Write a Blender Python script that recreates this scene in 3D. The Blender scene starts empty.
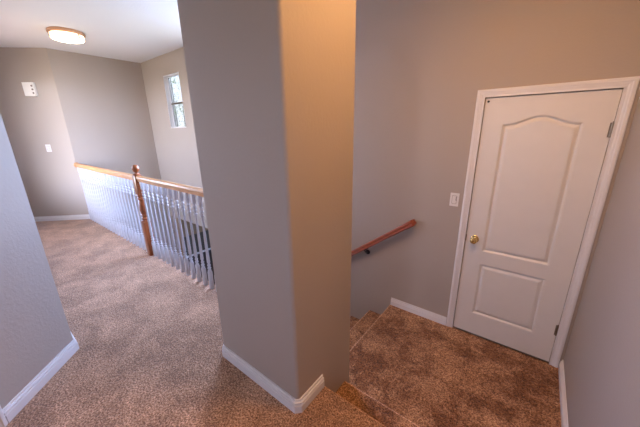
import bpy, bmesh, math, random
from mathutils import Vector, Matrix
random.seed(4)
scn = bpy.context.scene
COL = scn.collection
PI = math.pi

# ------------------------------------------------------------------ measured layout (metres)
YD = 2.546          # wall with the door, seen from inside
XR = 0.408         # wall on the right
XB = -6.217         # far wall of the stairwell
YC, YC2 = 0.8127, 1.344      # wall stub (column) front and back
XC0, XC1 = -1.487, -0.8025  # wall stub ends
YR = 1.236          # railing line
YE = 1.30           # edge of upper floor above the stairs
YS1, YS2 = 1.036, 1.284     # hall step edge, second step edge
ZL = -0.372         # landing height
RISE = 0.186
XE = -1.0325        # head of the lower flight
CEIL = 2.73
ZLOW = ZL - 14 * RISE
S2 = math.sqrt(0.5)
WT = 0.12

# ------------------------------------------------------------------ helpers
def link(name, me, mat=None, parent=None, smooth=False, auto=None):
    o = bpy.data.objects.new(name, me)
    COL.objects.link(o)
    if mat: me.materials.append(mat)
    if smooth:
        for p in me.polygons: p.use_smooth = True
    if auto is not None:
        for p in me.polygons: p.use_smooth = True
        sharp_edges(me, auto)
    if parent: o.parent = parent
    return o
def sharp_edges(me, deg):
    bm = bmesh.new(); bm.from_mesh(me)
    a = math.radians(deg)
    for e in bm.edges:
        if len(e.link_faces) == 2 and e.calc_face_angle(0) > a: e.smooth = False
        elif len(e.link_faces) != 2: e.smooth = False
    bm.to_mesh(me); bm.free()
def obj(name, bm, mat=None, parent=None, smooth=False, auto=None):
    bmesh.ops.recalc_face_normals(bm, faces=bm.faces)
    me = bpy.data.meshes.new(name); bm.to_mesh(me); bm.free()
    return link(name, me, mat, parent, smooth, auto)
def struct(o):
    o['kind'] = 'structure'; return o
def thing(name, label, cat, loc=(0, 0, 0), rotz=0, group=None):
    o = bpy.data.objects.new(name, None); COL.objects.link(o)
    o.location = loc; o.rotation_euler = (0, 0, rotz); o.empty_display_size = .1
    o['label'] = label; o['category'] = cat
    if group: o['group'] = group
    return o
def box(bm, x0, x1, y0, y1, z0, z1, bev=0, seg=2, mat=None):
    g = bmesh.ops.create_cube(bm, size=1)
    vs = g['verts']
    for v in vs:
        v.co = Vector((x0 + (v.co.x + .5) * (x1 - x0), y0 + (v.co.y + .5) * (y1 - y0), z0 + (v.co.z + .5) * (z1 - z0)))
    if bev:
        es = list({e for v in vs for e in v.link_edges})
        r = bmesh.ops.bevel(bm, geom=es, offset=bev, segments=seg, profile=.5, affect='EDGES')
        vs = list({v for f in r['faces'] for v in f.verts} | {v for v in vs if v.is_valid})
    if mat is not None:
        for v in vs: v.co = mat @ v.co
    return vs
def sweep(bm, prof, path, closed=False, caps=True):
    """prof: list of (side, up) ; path: list of Vector with a frame per point (pos, side_vec, up_vec)."""
    rings = [[bm.verts.new(p + s * a + u * b) for a, b in prof] for p, s, u in path]
    n = len(prof)
    pairs = list(zip(rings, rings[1:])) + ([(rings[-1], rings[0])] if closed else [])
    for r0, r1 in pairs:
        for i in range(n):
            bm.faces.new((r0[i], r0[(i + 1) % n], r1[(i + 1) % n], r1[i]))
    if caps and not closed:
        bm.faces.new(rings[0]); bm.faces.new(rings[-1][::-1])
def plan_path(pts, z, right=True):
    """mitred frames for a path in plan; side vector points to the walker's right."""
    out = []
    P = [Vector((x, y, z)) for x, y in pts]
    for i, p in enumerate(P):
        ds = []
        if i > 0: ds.append((P[i] - P[i - 1]).normalized())
        if i < len(P) - 1: ds.append((P[i + 1] - P[i]).normalized())
        ns = [Vector((d.y, -d.x, 0)) for d in ds]
        m = sum(ns, Vector()).normalized()
        out.append((p, m / m.dot(ns[0]), Vector((0, 0, 1))))
    return out
def lathe(bm, prof, c=(0, 0, 0), seg=16, axis='Z', mat=None):
    rings = []
    for r, z in prof:
        ring = []
        for k in range(seg):
            a = 2 * PI * k / seg
            v = Vector((r * math.cos(a), r * math.sin(a), z))
            if axis == 'Y': v = Vector((v.x, -v.z, v.y))
            v += Vector(c)
            if mat is not None: v = mat @ v
            ring.append(bm.verts.new(v))
        rings.append(ring)
    for a, b in zip(rings, rings[1:]):
        for k in range(seg):
            bm.faces.new((a[k], a[(k + 1) % seg], b[(k + 1) % seg], b[k]))
    bm.faces.new(rings[0][::-1]); bm.faces.new(rings[-1])

# ------------------------------------------------------------------ materials
def new_mat(name):
    m = bpy.data.materials.new(name); m.use_nodes = True
    nt = m.node_tree; b = nt.nodes['Principled BSDF']
    return m, nt, b
def tex_co(nt, scale=(1, 1, 1)):
    g = nt.nodes.new('ShaderNodeNewGeometry')
    mp = nt.nodes.new('ShaderNodeMapping'); mp.inputs['Scale'].default_value = scale
    nt.links.new(g.outputs['Position'], mp.inputs['Vector'])
    return mp.outputs['Vector']
def noise(nt, vec, scale, detail=2, rough=.5, dist=0):
    n = nt.nodes.new('ShaderNodeTexNoise')
    n.inputs['Scale'].default_value = scale; n.inputs['Detail'].default_value = detail
    n.inputs['Roughness'].default_value = rough; n.inputs['Distortion'].default_value = dist
    nt.links.new(vec, n.inputs['Vector']); return n.outputs['Fac']
def ramp(nt, fac, stops):
    r = nt.nodes.new('ShaderNodeValToRGB')
    el = r.color_ramp.elements
    while len(el) < len(stops): el.new(.5)
    for e, (p, c) in zip(el, stops): e.position = p; e.color = (*c, 1)
    nt.links.new(fac, r.inputs['Fac']); return r.outputs['Color']
def bump(nt, h, strength, dist, prev=None):
    b = nt.nodes.new('ShaderNodeBump'); b.inputs['Strength'].default_value = strength
    b.inputs['Distance'].default_value = dist
    nt.links.new(h, b.inputs['Height'])
    if prev: nt.links.new(prev, b.inputs['Normal'])
    return b.outputs['Normal']
def mix(nt, a, b, f, mode='MIX'):
    m = nt.nodes.new('ShaderNodeMix'); m.data_type = 'RGBA'; m.blend_type = mode
    for s, v in ((m.inputs[6], a), (m.inputs[7], b), (m.inputs[0], f)):
        if isinstance(v, (int, float)): s.default_value = v
        elif isinstance(v, tuple): s.default_value = (*v, 1)
        else: nt.links.new(v, s)
    return m.outputs[2]
def paint(name, col, rough=.6, peel=.15, spec=.3):
    m, nt, b = new_mat(name)
    v = tex_co(nt)
    n1 = noise(nt, v, 55, 3, .55); n2 = noise(nt, v, 1.3, 2)
    c = mix(nt, tuple(x * .97 for x in col), tuple(min(1, x * 1.03) for x in col), n2)
    nt.links.new(c, b.inputs['Base Color'])
    r = ramp(nt, n1, [(.42, (0, 0, 0)), (.62, (1, 1, 1))])
    nt.links.new(bump(nt, r, peel, .0025), b.inputs['Normal'])
    b.inputs['Roughness'].default_value = rough
    b.inputs['Specular IOR Level'].default_value = spec
    return m
def plain(name, col, rough=.4, metal=0, spec=.5, emis=None, es=0):
    m, nt, b = new_mat(name)
    v = tex_co(nt)
    c = mix(nt, tuple(x * .96 for x in col), tuple(min(1, x * 1.04) for x in col), noise(nt, v, 9, 2))
    nt.links.new(c, b.inputs['Base Color'])
    b.inputs['Roughness'].default_value = rough; b.inputs['Metallic'].default_value = metal
    b.inputs['Specular IOR Level'].default_value = spec
    if emis:
        b.inputs['Emission Color'].default_value = (*emis, 1); b.inputs['Emission Strength'].default_value = es
    return m
def wood(name, dark, light, scale=(3, 40, 40), rough=.3):
    m, nt, b = new_mat(name)
    v = tex_co(nt, scale)
    n = noise(nt, v, 1.0, 4, .6, .6)
    c = ramp(nt, n, [(.3, dark), (.7, light)])
    nt.links.new(c, b.inputs['Base Color'])
    b.inputs['Roughness'].default_value = rough
    b.inputs['Coat Weight'].default_value = .3; b.inputs['Coat Roughness'].default_value = .2
    nt.links.new(bump(nt, n, .08, .002), b.inputs['Normal'])
    return m
def carpet_mat(name, low, lo2, light_tint):
    m, nt, b = new_mat(name)
    v = tex_co(nt)
    fine = noise(nt, v, 112, 4, .75)
    grain = noise(nt, v, 45, 3, .6)
    patch = noise(nt, v, 4.2, 7, .72, .3)
    big = noise(nt, v, 1.5, 3, .55, .4)
    c1 = ramp(nt, fine, [(.39, (.115, .048, .018)), (.5, (.38, .205, .108)), (.61, (.68, .43, .27))])
    p = ramp(nt, patch, [(.42, low), (.54, (.97, .96, .95)), (.68, (1.12, 1.13, 1.15))])
    p2 = ramp(nt, big, [(.40, lo2), (.60, (1.05, 1.05, 1.05))])
    g = ramp(nt, grain, [(.36, (.74, .72, .70)), (.6, (1.1, 1.1, 1.1))])
    c = mix(nt, c1, p, 1.0, 'MULTIPLY'); c = mix(nt, c, p2, 1.0, 'MULTIPLY'); c = mix(nt, c, g, .8, 'MULTIPLY'); c = mix(nt, c, light_tint, 1.0, 'MULTIPLY')  # last multiply tints the pile for the local light
    nt.links.new(c, b.inputs['Base Color'])
    b.inputs['Roughness'].default_value = .95; b.inputs['Specular IOR Level'].default_value = .08
    b.inputs['Sheen Weight'].default_value = .25; b.inputs['Sheen Roughness'].default_value = .5
    n1 = bump(nt, fine, .8, .006); n2 = bump(nt, grain, .6, .010, n1); n3 = bump(nt, patch, .35, .02, n2)
    nt.links.new(n3, b.inputs['Normal'])
    return m
def glass_mat(name, tint):
    m = bpy.data.materials.new(name); m.use_nodes = True
    nt = m.node_tree; nt.nodes.clear()
    out = nt.nodes.new('ShaderNodeOutputMaterial'); t = nt.nodes.new('ShaderNodeBsdfTransparent')
    g = nt.nodes.new('ShaderNodeBsdfGlossy'); g.inputs['Roughness'].default_value = .02
    t.inputs['Color'].default_value = (*tint, 1)
    mx = nt.nodes.new('ShaderNodeMixShader'); mx.inputs[0].default_value = .05
    nt.links.new(t.outputs[0], mx.inputs[1]); nt.links.new(g.outputs[0], mx.inputs[2]); nt.links.new(mx.outputs[0], out.inputs[0])
    return m
def shade_glass(name, col, strength):
    m = bpy.data.materials.new(name); m.use_nodes = True
    nt = m.node_tree; b = nt.nodes['Principled BSDF']
    b.inputs['Base Color'].default_value = (.9, .88, .84, 1); b.inputs['Roughness'].default_value = .35
    b.inputs['Emission Color'].default_value = (*col, 1); b.inputs['Emission Strength'].default_value = strength
    return m

M_WALL = paint('greige_wall_paint', (.41, .345, .293))
M_CEIL = paint('white_ceiling_paint', (.78, .77, .78), .8, .3)
M_TRIM = plain('white_satin_trim_paint', (.72, .69, .68), .32)
M_DOOR = plain('white_painted_door', (.68, .637, .59), .38)
M_CARPET = carpet_mat('brushed_cut_pile_carpet_daylit', (.72, .69, .67), (.88, .87, .86), (1.16, 1.18, 1.26))  # hall copy of the brown carpet, painted lighter and cooler as in daylight
M_CARPETW = carpet_mat('trodden_cut_pile_carpet_lamplit', (.50, .40, .30), (.80, .74, .66), (1.06, .98, .86))  # landing copy of the same carpet, stronger pile patches, painted warmer as under lamplight
M_CARPETN = carpet_mat('edge_highlight_cut_pile_carpet', (.95, .92, .9), (.97, .96, .95), (1.32, 1.3, 1.28))  # same carpet painted lighter, as a highlight along the step edges
M_OAK = wood('honey_oak', (.46, .20, .07), (.70, .36, .15), (4, 45, 45), .42)
M_OAKV = wood('honey_oak_post', (.22, .050, .009), (.37, .100, .022), (40, 40, 4))
M_OAKR = wood('red_oak_stained', (.20, .033, .008), (.42, .088, .017), (10, 60, 60), .38)
M_BAL = plain('white_baluster_paint', (.54, .515, .53), .35)
M_BRASS = plain('polished_brass', (.80, .56, .22), .16, 1)
M_HINGE = plain('aged_hinge_metal', (.24, .19, .14), .35, .9)
M_BLACK = plain('black_bracket_metal', (.02, .018, .018), .4, .6)
M_DARK = plain('dark_recess', (.03, .025, .02), .8)
M_PLATE = plain('white_switch_plastic', (.74, .71, .68), .35)
M_CHIME = plain('cream_chime_plastic', (.80, .74, .66), .45)
M_TAN = paint('tan_wall_paint', (.34, .22, .125), .6)
M_OLIVE = paint('dark_olive_panel', (.11, .09, .065), .6)
M_DFLOOR = wood('dark_wood_floor', (.035, .015, .008), (.07, .03, .015), (3, 25, 25), .3)
M_GLASS = glass_mat('clear_window_glass', (.93, .96, .96))
M_GLASSWARM = glass_mat('warm_fill_window_glass', (.96, .90, .81))  # tint added to warm the daylight from the unseen fill windows
M_GLASST = glass_mat('view_dimming_glass', (.235, .222, .19))  # darkening added so the bright view outside does not blow out
M_LAMP = shade_glass('lit_frosted_glass', (1.0, .80, .55), 9)
M_LAMPW = shade_glass('lit_frosted_glass_landing', (1.0, .53, .20), 104)
M_LAMPSIDEW = shade_glass('lit_glass_side_landing', (1.0, .53, .20), 6)
M_LAMPSIDE = shade_glass('lit_glass_side', (1.0, .78, .5), 3.2)
M_LAMPBASE = plain('copper_tone_metal', (.62, .36, .22), .35, .7)
M_BARK = plain('pale_bark', (.50, .48, .47), .9)
M_LEAF = plain('leaf_green', (.50, .62, .36), .7)

# ------------------------------------------------------------------ walls
def wall_grid(name, p0, p1, z0, z1, holes=(), t=WT, mat=None, thick_side=1):
    """wall face from p0 to p1 (plan), thickness to the left of the walk (p0->p1) times thick_side. holes: (s0,s1,z0,z1)"""
    p0 = Vector((*p0, 0)); p1 = Vector((*p1, 0)); d = (p1 - p0); L = d.length; d.normalize()
    nrm = Vector((-d.y, d.x, 0)) * thick_side * t
    ss = sorted({0, L, *[h[0] for h in holes], *[h[1] for h in holes]})
    zs = sorted({z0, z1, *[h[2] for h in holes], *[h[3] for h in holes]})
    def hole(i, j):
        if i < 0 or j < 0 or i >= len(ss) - 1 or j >= len(zs) - 1: return True
        s = (ss[i] + ss[i + 1]) / 2; z = (zs[j] + zs[j + 1]) / 2
        return any(h[0] < s < h[1] and h[2] < z < h[3] for h in holes)
    bm = bmesh.new(); cache = {}
    def V(i, j, k):
        if (i, j, k) not in cache:
            cache[i, j, k] = bm.verts.new(p0 + d * ss[i] + Vector((0, 0, zs[j])) + nrm * k)
        return cache[i, j, k]
    for i in range(len(ss) - 1):
        for j in range(len(zs) - 1):
            if hole(i, j): continue
            bm.faces.new((V(i, j, 0), V(i + 1, j, 0), V(i + 1, j + 1, 0), V(i, j + 1, 0)))
            bm.faces.new((V(i, j, 1), V(i, j + 1, 1), V(i + 1, j + 1, 1), V(i + 1, j, 1)))
            if hole(i - 1, j): bm.faces.new((V(i, j, 0), V(i, j + 1, 0), V(i, j + 1, 1), V(i, j, 1)))
            if hole(i + 1, j): bm.faces.new((V(i + 1, j, 0), V(i + 1, j, 1), V(i + 1, j + 1, 1), V(i + 1, j + 1, 0)))
            if hole(i, j - 1): bm.faces.new((V(i, j, 0), V(i, j, 1), V(i + 1, j, 1), V(i + 1, j, 0)))
            if hole(i, j + 1): bm.faces.new((V(i, j + 1, 0), V(i + 1, j + 1, 0), V(i + 1, j + 1, 1), V(i, j + 1, 1)))
    return struct(obj(name, bm, mat or M_WALL))

ZB = ZLOW - .12
ZT = CEIL + .1
# door wall / stairwell wall, walked from x=-6.217 to x=XR; s = x - XB
DX0, DX1, DZ1 = -.392, .332, 1.676
W1 = (-5.411, -4.863, 1.549, 2.412)
W2 = (-4.0, -2.4, 1.0, 2.58)
W4 = (-5.95, -4.55, .55, 2.3)
LOWER = (-6.05, -4.42, ZLOW, -.24)
def sx(x): return x - XB
wall_grid('wall_front', (XB, YD), (XR + WT, YD), ZB, ZT, holes=[
    (sx(DX0), sx(DX1), ZL, DZ1),
    (sx(W1[0]), sx(W1[1]), W1[2], W1[3]), (sx(W2[0]), sx(W2[1]), W2[2], W2[3]),
    (sx(LOWER[0]), sx(LOWER[1]), ZLOW, LOWER[3])], t=.10)
wall_grid('wall_right', (XR, YD + .14), (XR, -2.3), ZL - .3, ZT)
wall_grid('wall_far', (XB, 1.235), (XB, YD), ZB, ZT)
# slanted far wall with the chime, and the end of the hall
PA = Vector((XB, 1.235, 0)); PA0 = Vector((-6.85, .602, 0))
wall_grid('wall_far_slanted', (PA0.x, PA0.y), (PA.x, PA.y), -.3, ZT)
wall_grid('wall_hall_end', (PA0.x, .1), (PA0.x, PA0.y), -.3, ZT)
PL = Vector((-2.3685, .207, 0)); DL = Vector((S2, -S2, 0))
wall_grid('wall_hall', (PL.x, PL.y), (PA0.x - .05, .207), -.3, ZT, holes=[(PL.x - W4[1], PL.x - W4[0], W4[2], W4[3])])
def sl(s): p = PL + DL * s; return (p.x, p.y)
S_DOOR = .525                     # casing outer edge along the slanted near wall
wall_grid('wall_left_slanted', sl(1.40), sl(0), -.3, ZT, holes=[(1.40 - (S_DOOR + .06 + .72), 1.40 - (S_DOOR + .06), 0, 2.045)])
pe = sl(1.40)
wall_grid('wall_left', (pe[0], -2.3), (pe[0], pe[1]), -.3, ZT)
W3 = (-.90, -.30, 1.3, 2.1)
wall_grid('wall_back', (XR + .1, -2.2), (pe[0] - .1, -2.2), -.3, ZT, holes=[(XR + .1 - W3[1], XR + .1 - W3[0], W3[2], W3[3])])
# wall stub between the hall and the stairs (bull-nosed corners)
bm = bmesh.new()
def rrect(x0, x1, y0, y1, r, n=5):
    pts = []
    for cx, cy, a0 in ((x1 - r, y1 - r, 0), (x0 + r, y1 - r, PI / 2), (x0 + r, y0 + r, PI), (x1 - r, y0 + r, 1.5 * PI)):
        for k in range(n + 1):
            a = a0 + k * PI / 2 / n; pts.append((cx + r * math.cos(a), cy + r * math.sin(a)))
    return pts
pts = rrect(XC0, XC1, YC, YC2, .02)
path = [(Vector((0, 0, z)), Vector((1, 0, 0)), Vector((0, 1, 0))) for z in (ZB, ZT)]
sweep(bm, pts, path)
struct(obj('wall_partition', bm, M_WALL, auto=30))
# wall below the edge of the upper floor
bm = bmesh.new(); box(bm, XB - .05, XC0 + .01, YE - .14, YE - .015, ZB, -.02)
struct(obj('wall_below_hall', bm, M_WALL))

# ceiling
bm = bmesh.new(); box(bm, -7.1, XR + .2, -2.5, YD + .2, CEIL, CEIL + .12)
struct(obj('ceiling', bm, M_CEIL))

# ------------------------------------------------------------------ carpeted floor and stairs
def nosing(front, top, drop, back, r=.016, n=6):
    """profile (run, z) for one carpeted edge: flat top from `back` to `front`, rolled edge, riser down by drop."""
    pts = [(back, top)]
    for k in range(n + 1):
        a = PI / 2 - k * (PI * .95) / n
        pts.append((front - r + r * math.cos(a), top - r + r * math.sin(a)))
    pts.append((front - r - .004, top - drop)); pts.append((back, top - drop))
    return pts
bm = bmesh.new()
# region beside the railing
sweep(bm, nosing(YE, 0, .3, -2.3, .018), [(Vector((x, 0, 0)), Vector((0, 1, 0)), Vector((0, 0, 1))) for x in (-7.0, XC0 + .03)])
sweep(bm, [(YC + .02, 0), (YC + .02, -.3), (-2.3, -.3), (-2.3, 0)], [(Vector((x, 0, 0)), Vector((0, 1, 0)), Vector((0, 0, 1))) for x in (XC0 + .03, XC1 - .03)])
sweep(bm, nosing(YS1, 0, .5, -2.3), [(Vector((x, 0, 0)), Vector((0, 1, 0)), Vector((0, 0, 1))) for x in (XC1 - .03, XR + .02)])
struct(obj('floor', bm, M_CARPET, auto=50))
bm = bmesh.new()
sweep(bm, nosing(YS2, -RISE, .35, YS1 - .08), [(Vector((x, 0, 0)), Vector((0, 1, 0)), Vector((0, 0, 1))) for x in (XC1 - .03, XR + .02)])
struct(obj('floor_step', bm, M_CARPETW, auto=50))
bm = bmesh.new()
SX = Vector((-1, 0, 0))
sweep(bm, nosing(-XE, ZL, .3, -XR - .02), [(Vector((0, y, 0)), SX, Vector((0, 0, 1))) for y in (YC2 - .05, YD + .01)])
box(bm, XC1 - .03, XR + .02, YS1, YC2 - .05, ZL - .3, ZL)
struct(obj('floor_landing', bm, M_CARPETW, auto=50))
bm = bmesh.new()
RUN = .248
for i in range(1, 14):
    fr = XE - .005 - RUN * i
    sweep(bm, nosing(-fr, ZL - RISE * i, .34, -fr - RUN - .06), [(Vector((0, y, 0)), SX, Vector((0, 0, 1))) for y in (YC2 - .04 if fr > XC0 else YE - .02, YD + .01)])
struct(obj('floor_lower_stairs', bm, M_CARPETW, auto=50))

def highlight_edges(name, edges):  # puts the painted highlight on the rolled edges
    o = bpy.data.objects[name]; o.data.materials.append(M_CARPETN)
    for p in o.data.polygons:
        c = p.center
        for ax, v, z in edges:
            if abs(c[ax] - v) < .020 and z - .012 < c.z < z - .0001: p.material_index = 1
highlight_edges('floor', [(1, YE, 0), (1, YS1, 0)])
highlight_edges('floor_step', [(1, YS2, -RISE)])
highlight_edges('floor_landing', [(0, XE, ZL)])
highlight_edges('floor_lower_stairs', [(0, XE - .005 - RUN * i, ZL - RISE * i) for i in range(1, 14)])

# ------------------------------------------------------------------ lower level seen through the opening
bm = bmesh.new(); box(bm, -10.0, XE, YE - .1, 8.2, ZB, ZLOW)
struct(obj('floor_lower', bm, M_DFLOOR))
bm = bmesh.new(); box(bm, -10.0, -4.0, YD + .14, 8.2, -.24, -.1)
struct(obj('ceiling_lower', bm, M_CEIL))
wall_grid('wall_lower_far', (-9.7, YD + .02), (-9.7, 8.1), ZB, -.1, mat=M_TAN)
wall_grid('wall_lower_back', (-9.8, 8.0), (-3.9, 8.0), ZB, -.1, mat=M_TAN, holes=[(2.4, 3.7, ZLOW + .9, -.9)])
wall_grid('wall_lower_right', (-4.2, 8.1), (-4.2, YD + .1), ZB, -.1, mat=M_TAN)
wall_grid('wall_lower_left', (-9.8, YD + .14), (XB + .2, YD + .14), ZB, -.1, mat=M_TAN, thick_side=-1)
bm = bmesh.new(); box(bm, -9.7, -9.66, 4.28, 5.6, ZLOW + .09, ZLOW + .82, .006)
struct(obj('panel_lower_dark', bm, M_OLIVE))  # darker panel low on the tan wall

# ------------------------------------------------------------------ baseboards
def bb_prof(h=.083, t=.017):
    return [(0, 0), (t, 0), (t, h * .58), (t * .50, h * .61), (t * .50, h * .68), (t * .88, h * .71), (t * .86, h * .79), (t * .34, h * .83), (t * .34, h * .90), (t * .5, h * .93), (t * .42, h), (0, h)]
def baseboard(name, pts, z):
    bm = bmesh.new(); sweep(bm, bb_prof(), plan_path(pts, z))
    return struct(obj(name, bm, M_TRIM))
k = .02 * .586
bev = .018
baseboard('baseboard_partition', [(XC0, YR - .06), (XC0, YC + bev), (XC0 + bev, YC), (XC1 - bev, YC), (XC1, YC + bev), (XC1, YS1 - .012)], 0)
baseboard('baseboard_front', [(XE + .012, YD), (-.4525, YD)], ZL)
baseboard('baseboard_right', [(XR, YD - .002), (XR, YS2 + .02)], ZL)
baseboard('baseboard_hall', [(XR, YS1 - .012), (XR, -2.2)], 0)
baseboard('baseboard_left', [sl(S_DOOR), (PL.x, PL.y), (PA0.x, PL.y), (PA0.x, PA0.y), (PA.x, PA.y)], 0)
baseboard('baseboard_lower', [(-9.7, YD + .2), (-9.7, 8.0)], ZLOW)

# ------------------------------------------------------------------ door casing (mitred) and door
def casing_prof(w=.064, t=.017):
    # (across, out): across 0 = inner edge (towards the opening)
    return [(0, 0), (0, t * .55), (w * .10, t * .62), (w * .16, t * .50), (w * .30, t * .56), (w * .38, t * .74), (w * .55, t * .80),
            (w * .62, t * .98), (w * .80, t), (w * .92, t * .92), (w, t * .70), (w, 0)]
def casing(name, M, x0, x1, z0, z1, w=.064, parent=None, both=True):
    """U-shaped casing round an opening x0..x1, top z1; local frame: x along wall, -y out of wall"""
    bm = bmesh.new()
    out = Vector((0, -1, 0))
    path = [(Vector((x0, 0, z0)), Vector((-1, 0, 0)), out), (Vector((x0, 0, z1)), Vector((-1, 0, 1)), out),
            (Vector((x1, 0, z1)), Vector((1, 0, 1)), out), (Vector((x1, 0, z0)), Vector((1, 0, 0)), out)]
    sweep(bm, casing_prof(w), path)
    bm.transform(M)
    return obj(name, bm, M_TRIM, parent, auto=25)
def arch_top(x, xc, hw, zs, h):
    t = min(1, abs(x - xc) / hw)
    t = min(1, t / .90)
    return zs + h * .5 * (1 + math.cos(PI * t))
def door_leaf(name, w, h, M, panels, mat, flip=False):
    """moulded two-panel leaf; local x 0..w, z 0..h, front face at y=0 looking to -y."""
    st = .005
    nx = int(round(w / st)); nz = int(round(h / st))
    def depth(x, z):
        best = -1
        for (x0, x1, z0, zs, ah) in panels:
            xc = (x0 + x1) / 2; hw = (x1 - x0) / 2
            top = arch_top(x, xc, hw, zs, ah) if ah else zs
            sl_ = (arch_top(x + .004, xc, hw, zs, ah) - arch_top(x - .004, xc, hw, zs, ah)) / .008 if ah else 0
            dd = min(x - x0, x1 - x, z - z0, (top - z) / math.hypot(1, sl_))
            best = max(best, dd)
        d = best
        if d <= 0: return 0
        P = [(0, 0), (.006, -.0035), (.011, -.0125), (.019, -.0125), (.034, -.0030), (.042, -.0015), (9, -.0015)]
        for (a, va), (b, vb) in zip(P, P[1:]):
            if d <= b: return va + (vb - va) * (d - a) / (b - a)
        return 0
    vs = []; fs = []
    for j in range(nz + 1):
        for i in range(nx + 1):
            x = w * i / nx; z = h * j / nz
            vs.append((x, -depth(x, z), z))
    for j in range(nz):
        for i in range(nx):
            a = j * (nx + 1) + i
            fs.append((a, a + 1, a + nx + 2, a + nx + 1))
    # sides and back
    b0 = len(vs)
    vs += [(0, .035, 0), (w, .035, 0), (w, .035, h), (0, .035, h)]
    A, B, Cc, D = 0, nx, nz * (nx + 1) + nx, nz * (nx + 1)
    fs.append((b0 + 1, b0, b0 + 3, b0 + 2))
    bot = [i for i in range(nx + 1)]; top_ = [nz * (nx + 1) + i for i in range(nx + 1)]
    lef = [j * (nx + 1) for j in range(nz + 1)]; rig = [j * (nx + 1) + nx for j in range(nz + 1)]
    fs.append(tuple([b0, b0 + 1] + bot[::-1])); fs.append(tuple([b0 + 2, b0 + 3] + top_))
    fs.append(tuple([b0 + 3, b0] + lef)); fs.append(tuple([b0 + 1, b0 + 2] + rig[::-1]))
    me = bpy.data.meshes.new(name); me.from_pydata(vs, [], fs); me.transform(M); me.update()
    return link(name, me, mat, auto=30)

MD = Matrix.Translation((0, YD, 0))
lx0, lz0 = DX0 + .004, ZL + .012
LW, LH = (DX1 - .0018) - lx0, DZ1 - .006 - lz0
def px(x): return x - lx0
def pz(z): return z - lz0
door = door_leaf('door_1', LW, LH, Matrix.Translation((lx0, YD + .004, lz0)),
                 [(px(-.253), px(.192), pz(.456), pz(1.484), .055), (px(-.253), px(.192), pz(-.148), pz(.338), 0)], M_DOOR)
struct(door)
casing('door_casing', MD, DX0 - .001, DX1 + .001, ZL, DZ1 + .001, .0555, door)
bm = bmesh.new()   # jamb and stops round the leaf
for a, b in ((DX0 - .02, DX0 + .012), (DX1 - .015, DX1 + .02)):
    box(bm, a, b, YD + .041, YD + .139, ZL - .01, DZ1 + .02)
box(bm, DX0 - .02, DX1 + .02, YD + .041, YD + .139, DZ1 - .014, DZ1 + .02)
obj('door_jamb', bm, M_TRIM, door)
bm = bmesh.new(); box(bm, DX0 - .1, DX1 + .09, YD + .137, YD + .2, ZL - .1, DZ1 + .2)
struct(obj('wall_behind_door', bm, M_DARK))
# knob
kx, kz = -.322, .553
bm = bmesh.new()
kp = [(.033, 0), (.033, .004), (.029, .008), (.014, .011), (.011, .020), (.011, .030), (.016, .036), (.024, .042), (.0275, .051), (.0265, .060), (.020, .067), (.010, .070), (.008, .068)]
lathe(bm, kp, (kx, YD + .004, kz), 24, 'Y')
obj('door_knob', bm, M_BRASS, door, auto=40)['label'] = 'round polished brass knob'
bm = bmesh.new(); box(bm, lx0 - .004, lx0 + .004, YD - .003, YD + .006, kz - .028, kz + .028, .001)
obj('latch_plate', bm, M_HINGE, door)
for hz in (1.434, -.057):
    bm = bmesh.new()
    lathe(bm, [(.0055, -.045), (.0062, -.044), (.0062, .044), (.0055, .045)], (DX1 - .0035, YD - .004, hz), 10)
    lathe(bm, [(.003, .045), (.0045, .049), (.002, .053)], (DX1 - .0035, YD - .004, hz), 10)
    box(bm, DX1 - .016, DX1 + .008, YD - .0005, YD + .003, hz - .044, hz + .044)
    obj('hinge', bm, M_HINGE, door)
bm = bmesh.new(); lathe(bm, [(.008, 0), (.008, .003), (.004, .005)], (-.368, YD + .004, 1.648), 12, 'Y')
obj('screw_stud', bm, M_DARK, door)

# second door: only an edge of its casing enters the frame
ang = math.atan2(-S2, S2)
# local x along DL; the room is on +45deg side, so local -y must point to (S2,S2): rotate accordingly
ML = Matrix(((S2, -S2, 0, PL.x), (-S2, -S2, 0, PL.y), (0, 0, 1, 0), (0, 0, 0, 1)))
d2 = door_leaf('door_2', .712, 2.03, ML @ Matrix.Translation((S_DOOR + .064, .004, .01)),
               [(.13, .58, .80, 1.84, .055), (.13, .58, .22, .69, 0)], M_DOOR)
struct(d2)
casing('door_casing', ML, S_DOOR + .06, S_DOOR + .78, 0, 2.045, .06, d2)
bm = bmesh.new()
for a, b in ((S_DOOR + .045, S_DOOR + .072), (S_DOOR + .768, S_DOOR + .795)): box(bm, a, b, .041, .118, 0, 2.06)
box(bm, S_DOOR + .045, S_DOOR + .795, .041, .118, 2.033, 2.06)
bm.transform(ML); obj('door_jamb', bm, M_TRIM, d2)
bm = bmesh.new(); lathe(bm, kp, (0, 0, 0), 20, 'Y'); bm.transform(ML @ Matrix.Translation((S_DOOR + .064 + .65, .004, .93)))
obj('door_knob', bm, M_BRASS, d2, auto=40)

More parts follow.
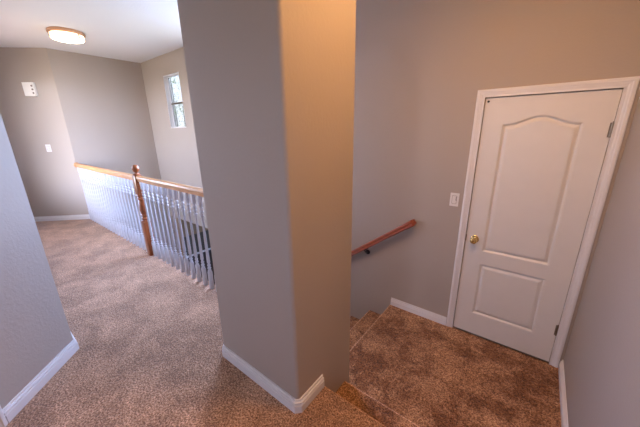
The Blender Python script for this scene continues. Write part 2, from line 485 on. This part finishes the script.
# ------------------------------------------------------------------ windows
def window(name, x0, x1, y, z0, z1, bars=0, M=Matrix()):
    """frame set in the thickness of a wall; wall face at y, outside towards +y"""
    bm = bmesh.new(); f = .018; ya, yb = y + .055, y + .093
    box(bm, x0, x0 + f, ya, yb, z0, z1); box(bm, x1 - f, x1, ya, yb, z0, z1)
    box(bm, x0 + f, x1 - f, ya, yb, z0, z0 + f); box(bm, x0 + f, x1 - f, ya, yb, z1 - f, z1)
    bm.transform(M)
    w = struct(obj(name, bm, M_TRIM))
    zm = (z0 + z1) / 2 - .02
    bm = bmesh.new(); box(bm, x0 + f, x1 - f, ya + .004, yb - .004, zm - .013, zm + .013); bm.transform(M)
    obj('meeting_rail', bm, M_HINGE, w)
    bm = bmesh.new(); box(bm, x0 + .01, x1 - .01, y + .074, y + .078, z0 + .01, z1 - .01); bm.transform(M)
    g = obj('window_glass', bm, M_GLASS, w)
    bm = bmesh.new()
    c = [(0, 0), (0, .012), (.030, .014), (.034, .008), (.034, 0)]
    out = Vector((0, -1, 0))
    P = [(Vector((x0, y, z0)), Vector((-1, 0, -1)), out), (Vector((x0, y, z1)), Vector((-1, 0, 1)), out), (Vector((x1, y, z1)), Vector((1, 0, 1)), out), (Vector((x1, y, z0)), Vector((1, 0, -1)), out)]
    # thin white drywall liner of the reveal
    for a in ((x0 - .001, x0 + .006, y - .002, y + .055, z0, z1), (x1 - .006, x1 + .001, y - .002, y + .055, z0, z1), (x0, x1, y - .002, y + .055, z1 - .006, z1 + .001), (x0, x1, y - .004, y + .055, z0 - .004, z0 + .014)):
        box(bm, *a)
    bm.transform(M)
    obj('window_reveal', bm, M_TRIM, w)
    return w
w1 = window('window_1', *W1[:2], YD, *W1[2:])
[c for c in w1.children if c.name.startswith('window_glass')][0].data.materials[0] = M_GLASST
window('window_2', *W2[:2], YD, *W2[2:])
M3 = Matrix.Rotation(PI, 4, 'Z')
w3 = window('window_fill_back', -W3[1], -W3[0], 2.2, W3[2], W3[3], M=M3)  # unseen window behind the camera, added to light the wall stub
w4 = window('window_fill_hall', -W4[1], -W4[0], -.207, W4[2], W4[3], M=M3)  # unseen window added to brighten the far hall

for w_ in (w3, w4):
    [c for c in w_.children if c.name.startswith('window_glass')][0].data.materials[0] = M_GLASSWARM

# ------------------------------------------------------------------ balustrade
rail = thing('stair_railing', 'oak-capped white baluster railing with a turned newel post beside the hall carpet', 'railing', (-3.8, YR, 0))
def loc(bm, parent): bm.transform(Matrix.Translation(-Vector(parent.location)))
XN = -3.645
def rail_prof():
    w, h = .031, .066
    return [(-w * .55, -h), (w * .55, -h), (w * .62, -h * .62), (w * .95, -h * .50), (w, -h * .30), (w * .82, -h * .10), (w * .45, 0), (-w * .45, 0), (-w * .82, -h * .10), (-w, -h * .30), (-w * .95, -h * .50), (-w * .62, -h * .62)]
for a, b in ((XB + .006, XN - .03), (XN + .03, XC0 + .002)):
    bm = bmesh.new()
    sweep(bm, rail_prof(), [(Vector((x, YR, .994)), Vector((0, 1, 0)), Vector((0, 0, 1))) for x in (a, b)])
    loc(bm, rail); obj('handrail', bm, M_OAK, rail, auto=35)
bm = bmesh.new()
lathe(bm, [(.036, 0), (.042, .006), (.042, .016), (.034, .022)], (0, 0, 0), 20, 'Z', Matrix.Translation((XB + .0, YR, .962)) @ Matrix.Rotation(PI / 2, 4, 'Y'))
loc(bm, rail); obj('rail_rosette', bm, M_OAK, rail, auto=35)
# newel
bm = bmesh.new(); hw = .041
box(bm, XN - hw, XN + hw, YR - hw, YR + hw, 0, .44, .004)
lathe(bm, [(.040, .435), (.040, .447), (.030, .455), (.039, .467), (.039, .479), (.028, .490), (.028, .498), (.037, .508), (.037, .518), (.029, .528), (.036, .55), (.040, .58), (.038, .62), (.032, .66), (.026, .70), (.036, .712), (.037, .724), (.028, .734), (.028, .742), (.038, .752), (.038, .77), (.036, .775)], (XN, YR, 0), 24)
box(bm, XN - hw * .94, XN + hw * .94, YR - hw * .94, YR + hw * .94, .77, .995, .004)
lathe(bm, [(.036, .993), (.040, 1.003), (.034, 1.012), (.019, 1.020), (.017, 1.028), (.028, 1.040), (.037, 1.060), (.038, 1.078), (.032, 1.098), (.020, 1.111), (.006, 1.117)], (XN, YR, 0), 24)
loc(bm, rail); obj('newel_post', bm, M_OAKV, rail, auto=40)['label'] = 'turned reddish oak newel post with a ball top'
def baluster_mesh():
    bm = bmesh.new(); h = .0165
    box(bm, -h, h, -h, h, 0, .185, .002)
    lathe(bm, [(.015, .183), (.0165, .192), (.0165, .200), (.010, .206), (.010, .211), (.0165, .218), (.0165, .228), (.010, .235), (.010, .240),
               (.0155, .247), (.0155, .256), (.010, .264), (.010, .270), (.0145, .280), (.0150, .300), (.0145, .34), (.0125, .50), (.0100, .66), (.0092, .722),
               (.0155, .730), (.0165, .742), (.010, .750), (.010, .758), (.0165, .766), (.0165, .778), (.010, .786), (.010, .794), (.0165, .802), (.0165, .814), (.010, .822), (.010, .830),
               (.015, .838), (.0155, .846)], (0, 0, 0), 12)
    box(bm, -.0155, .0155, -.0155, .0155, .842, .934, .002)
    bmesh.ops.recalc_face_normals(bm, faces=bm.faces)
    me = bpy.data.meshes.new('baluster'); bm.to_mesh(me); bm.free()
    me.materials.append(M_BAL)
    for p in me.polygons: p.use_smooth = True
    sharp_edges(me, 40)
    return me
BME = baluster_mesh()
SP = .1128
xs = []
x = -2.3125
while x < XC0 - .06: xs.append(x); x += SP
x = -2.3125 - SP
while x > XB + .04:
    xs.append(x); x -= SP
xs = [x for x in xs if abs(x - XN) > .05]
b0 = bpy.data.objects.new('baluster', BME); 
for i, x in enumerate(sorted(xs)):
    o = b0 if i == 0 else b0.copy()
    COL.objects.link(o); o.parent = rail; o.location = (x - rail.location.x, 0, -.002)

# ------------------------------------------------------------------ wall handrail of the lower flight
hr = thing('wall_handrail', 'reddish oak grab rail sloping down the stairs on a black wall bracket', 'handrail', (-.86, YD, .60))
sl_ = .745
dv = Vector((-1, 0, -sl_)).normalized(); up = Vector((-sl_, 0, 1)).normalized()
up = Vector((-dv.z, 0, dv.x)) * -1
if up.z < 0: up = -up
yr = YD - .075
hp = []
w, h = .0235, .052
hp = [(-w * .7, -h * .5), (w * .7, -h * .5), (w, -h * .30), (w * .80, -h * .08), (w * .80, h * .05), (w, h * .22), (w * .85, h * .42), (w * .45, h * .5), (-w * .45, h * .5), (-w * .85, h * .42), (-w, h * .22), (-w * .80, h * .05), (-w * .80, -h * .08), (-w, -h * .30)]
top = Vector((-.845, yr, .612)); L = 4.0
bm = bmesh.new()
sweep(bm, hp, [(top, Vector((0, 1, 0)), up), (top + dv * L, Vector((0, 1, 0)), up)])
loc(bm, hr); obj('rail', bm, M_OAKR, hr, auto=35)
bm = bmesh.new()   # end block returning to the wall
sweep(bm, [(a * 1.25, b * 1.15) for a, b in hp], [(top - dv * .012 + dv * .095, Vector((0, 1, 0)) * .82, up * .88), (top - dv * .012 + dv * .045, Vector((0, 1, 0)), up), (top - dv * .012, Vector((0, 1, 0)), up)])
q0 = top + dv * .008
sweep(bm, [(a, b) for a, b in hp], [(Vector((q0.x, yr, q0.z)), -dv, up), (Vector((q0.x, YD - .001, q0.z)), -dv, up)])
loc(bm, hr); obj('rail_return', bm, M_OAKR, hr, auto=35)
for d in (.60, 1.75, 3.0):
    p = top + dv * d
    bm = bmesh.new()
    zc = p.z - .085
    lathe(bm, [(.028, 0), (.028, .004), (.020, .009), (.010, .012)], (p.x, YD, zc), 16, 'Y')
    seg = []
    prev = None
    for kk in range(9):
        a = kk / 8 * PI / 2
        cpt = Vector((p.x, YD - .01 - .06 * math.sin(a), zc + .050 * (1 - math.cos(a))))
        tang = Vector((0, -math.cos(a) * .06, .05 * math.sin(a))).normalized()
        n2 = Vector((1, 0, 0)).cross(tang)
        seg.append((cpt, Vector((1, 0, 0)), n2))
    sweep(bm, [(.006 * math.cos(t), .006 * math.sin(t)) for t in [2 * PI * i / 8 for i in range(8)]], seg)
    bx = Matrix.Translation(p - up * (h * .5 + .003)) @ Matrix(((-dv.x, 0, up.x, 0), (0, 1, 0, 0), (-dv.z, 0, up.z, 0), (0, 0, 0, 1)))
    box(bm, -.03, .03, -.009, .009, -.004, .004, mat=bx)
    loc(bm, hr); obj('bracket', bm, M_BLACK, hr, auto=40)['label'] = 'black metal wall bracket'

# ------------------------------------------------------------------ small wall fittings
def switch(label, M, w, h, kind):
    t = thing('light_switch', label, 'light switch', M.translation, M.to_euler().z)
    bm = bmesh.new(); box(bm, -w / 2, w / 2, -.006, 0, -h / 2, h / 2, .0025); obj('cover_plate', bm, M_PLATE, t)
    bm = bmesh.new(); box(bm, -.0190, .0190, -.0064, -.004, -.0355, .0355); obj('rocker_gap', bm, M_HINGE, t)
    bm = bmesh.new(); box(bm, -.0165, .0165, -.0085, -.004, -.033, .033, .0012)
    r = obj('rocker', bm, M_PLATE, t)
    if kind:
        bm = bmesh.new(); box(bm, .0118, .0150, -.0092, -.008, -.008, .028); obj('dimmer_slot', bm, M_DARK, r)
        bm = bmesh.new(); box(bm, -.014, .009, -.0105, -.008, -.028, .028, .001); obj('paddle', bm, M_PLATE, r)
    for s in (-1, 1):
        bm = bmesh.new(); lathe(bm, [(.003, 0), (.003, .001), (.001, .0014)], (0, -.006, s * .048), 8, 'Y'); obj('screw', bm, M_PLATE, t)
switch('white dimmer switch plate on the brown wall beside the closed panel door', Matrix.Translation((-.5175, YD, .872)), .070, .116, 1)
# slanted far wall: room lies to (+1,-1); local x along (1,1)
MA = Matrix.Translation((-6.4665, -6.4665 + 7.452, 1.248)) @ Matrix.Rotation(PI / 4, 4, 'Z')
switch('small white switch plate on the slanted far wall below the door chime', MA, .074, .118, 0)
ch = thing('door_chime', 'cream plastic door chime box with three round sound holes high on the slanted wall', 'door chime',
           (-6.475, -6.475 + 7.452, 2.045), PI / 4)
bm = bmesh.new(); box(bm, -.079, .079, -.045, 0, 0, .200, .006); obj('cover', bm, M_CHIME, ch)
for i in range(3):
    bm = bmesh.new(); lathe(bm, [(.0135, 0), (.0135, .002), (.010, .0022)], (.052, -.0445, .045 + .052 * i), 16, 'Y'); obj('sound_hole', bm, M_HINGE, ch)

# ------------------------------------------------------------------ ceiling lights
def ceiling_light(label, x, y, glow, side):
    t = thing('ceiling_light', label, 'ceiling light', (x, y, CEIL))
    bm = bmesh.new(); lathe(bm, [(r_, z_) for r_, z_ in ((.186, 0), (.193, -.006), (.193, -.030), (.185, -.036), (.171, -.038))], (0, 0, 0), 48); obj('mounting_ring', bm, M_LAMPBASE, t, auto=40)
    bm = bmesh.new(); lathe(bm, [(.169, -.036), (.173, -.040), (.173, -.084), (.167, -.088)], (0, 0, 0), 48); obj('glass_drum', bm, side, t, auto=40)
    bm = bmesh.new(); lathe(bm, [(.165, -.0885), (.165, -.092), (.135, -.101), (.08, -.107), (.01, -.109)], (0, 0, 0), 48); obj('diffuser', bm, glow, t, smooth=True)
    bm = bmesh.new()
    for zz in (-.088, -.040):
        sweep(bm, [(.0025 * math.cos(a), .0025 * math.sin(a)) for a in [2 * PI * i / 6 for i in range(6)]],
              [(Vector((.175 * math.cos(a), .175 * math.sin(a), zz)), Vector((math.cos(a), math.sin(a), 0)), Vector((0, 0, 1))) for a in [2 * PI * i / 48 for i in range(48)]], closed=True)
    for i in range(3):
        a = 2 * PI * i / 3 + .5
        box(bm, .173, .179, -.006, .006, -.088, -.036, mat=Matrix.Rotation(a, 4, 'Z'))
    obj('trim_band', bm, M_LAMPBASE, t)
    return t
ceiling_light('round frosted glass ceiling light with a copper ring, glowing above the hall carpet', -5.08, 1.25, M_LAMP, M_LAMPSIDE)
ceiling_light('round glowing ceiling light above the landing outside the panel door', -.22, 1.15, M_LAMPW, M_LAMPSIDEW)

# ------------------------------------------------------------------ tree outside the window
tr = thing('garden_tree', 'pale slender tree standing outside the small window over the stairs', 'tree', (-12.6, 6.4, ZLOW))
def tube(bm, a, b, r0, r1, n=8):
    d = (b - a).normalized(); s = d.orthogonal().normalized(); u = d.cross(s)
    pr = [(math.cos(2 * PI * i / n), math.sin(2 * PI * i / n)) for i in range(n)]
    sweep(bm, pr, [(a, s * r0, u * r0), (b, s * r1, u * r1)])
bm = bmesh.new(); tips = []
for i in range(7):
    a = Vector((-1.4 + .45 * i, random.uniform(-.2, .3), 0)) * .25; b = Vector((-1.5 + .48 * i + random.uniform(-.1, .1), random.uniform(-.3, .4), random.uniform(6.8, 7.8)))
    m = a.lerp(b, .4) + Vector((random.uniform(-.08, .08), 0, 0))
    tube(bm, a, m, .07, .055); tube(bm, m, b, .055, .02); tips += [m.lerp(b, t) for t in (.1, .3, .55, .8, 1)]
obj('trunk', bm, M_BARK, tr)
bm = bmesh.new()
for k_ in range(2600):
    c = random.choice(tips) + Vector([random.gauss(0, .26) for _ in range(3)])
    R = Matrix.Rotation(random.uniform(0, 6.3), 4, Vector([random.gauss(0, 1) for _ in range(3)]).normalized())
    l = random.uniform(.035, .06)
    bm.faces.new([bm.verts.new(c + R @ Vector(p)) for p in ((-l, 0, 0), (0, l * .4, .008), (l, 0, 0), (0, -l * .4, .008))])
f = obj('foliage', bm, M_LEAF, tr); f['kind'] = 'stuff'

# ------------------------------------------------------------------ daylight
w = bpy.data.worlds.new('World'); scn.world = w; w.use_nodes = True
bg = w.node_tree.nodes['Background']; bg.inputs['Strength'].default_value = 44.0
nt = w.node_tree; tc = nt.nodes.new('ShaderNodeTexCoord'); sp = nt.nodes.new('ShaderNodeSeparateXYZ')
nt.links.new(tc.outputs['Generated'], sp.inputs[0])
mr = nt.nodes.new('ShaderNodeMapRange'); mr.inputs[1].default_value = -1; nt.links.new(sp.outputs['Z'], mr.inputs[0])
nt.links.new(ramp(nt, mr.outputs[0], [(.44, (.16, .17, .17)), (.50, (.46, .55, .80)), (.60, (.46, .60, 1.06))]), bg.inputs['Color'])
def portal(name, c, rot, sx_, sy_):
    l = bpy.data.lights.new(name, 'AREA'); l.shape = 'RECTANGLE'; l.size = sx_; l.size_y = sy_
    l.cycles.is_portal = True
    o = bpy.data.objects.new(name, l); o.location = c; o.rotation_euler = rot; COL.objects.link(o)
portal('window_daylight', ((W1[0] + W1[1]) / 2, YD + .15, (W1[2] + W1[3]) / 2), (-PI / 2, 0, 0), W1[1] - W1[0], W1[3] - W1[2])
portal('window_daylight', ((W2[0] + W2[1]) / 2, YD + .15, (W2[2] + W2[3]) / 2), (-PI / 2, 0, 0), W2[1] - W2[0], W2[3] - W2[2])
portal('window_daylight', ((W3[0] + W3[1]) / 2, -2.33, (W3[2] + W3[3]) / 2), (PI / 2, 0, 0), W3[1] - W3[0], W3[3] - W3[2])
portal('window_daylight', ((W4[0] + W4[1]) / 2, .06, (W4[2] + W4[3]) / 2), (PI / 2, 0, 0), W4[1] - W4[0], W4[3] - W4[2])
window('window_fill_lower', -7.4, -6.1, 8.0, ZLOW + .9, -.9)  # unseen window added to light the lower room
portal('window_daylight', (-6.75, 8.15, ZLOW / 2), (-PI / 2, 0, 0), 1.3, -1.8 - ZLOW)

# ------------------------------------------------------------------ camera
yaw, pitch, roll = map(math.radians, (37.9889, 16.4938, -.8691))
F = Vector((-math.sin(yaw) * math.cos(pitch), math.cos(yaw) * math.cos(pitch), -math.sin(pitch)))
U = Vector((-math.sin(yaw) * math.sin(pitch), math.cos(yaw) * math.sin(pitch), math.cos(pitch)))
R = Vector((math.cos(yaw), math.sin(yaw), 0))
cx_ = R * math.cos(roll) + U * math.sin(roll)
cy_ = -R * math.sin(roll) + U * math.cos(roll)
cam = bpy.data.cameras.new('camera'); cam.sensor_width = 36; cam.lens = 278.09 / 640 * 36; cam.clip_start = .02
co = bpy.data.objects.new('camera', cam); COL.objects.link(co)
co.matrix_world = Matrix(((cx_.x, cy_.x, -F.x, 0), (cx_.y, cy_.y, -F.y, 0), (cx_.z, cy_.z, -F.z, 1.4537), (0, 0, 0, 1)))
scn.camera = co
vs_ = scn.view_settings
vs_.view_transform = 'Standard'; vs_.look = 'None'; vs_.gamma = 1; vs_.exposure = 0.0; vs_.use_curve_mapping = False
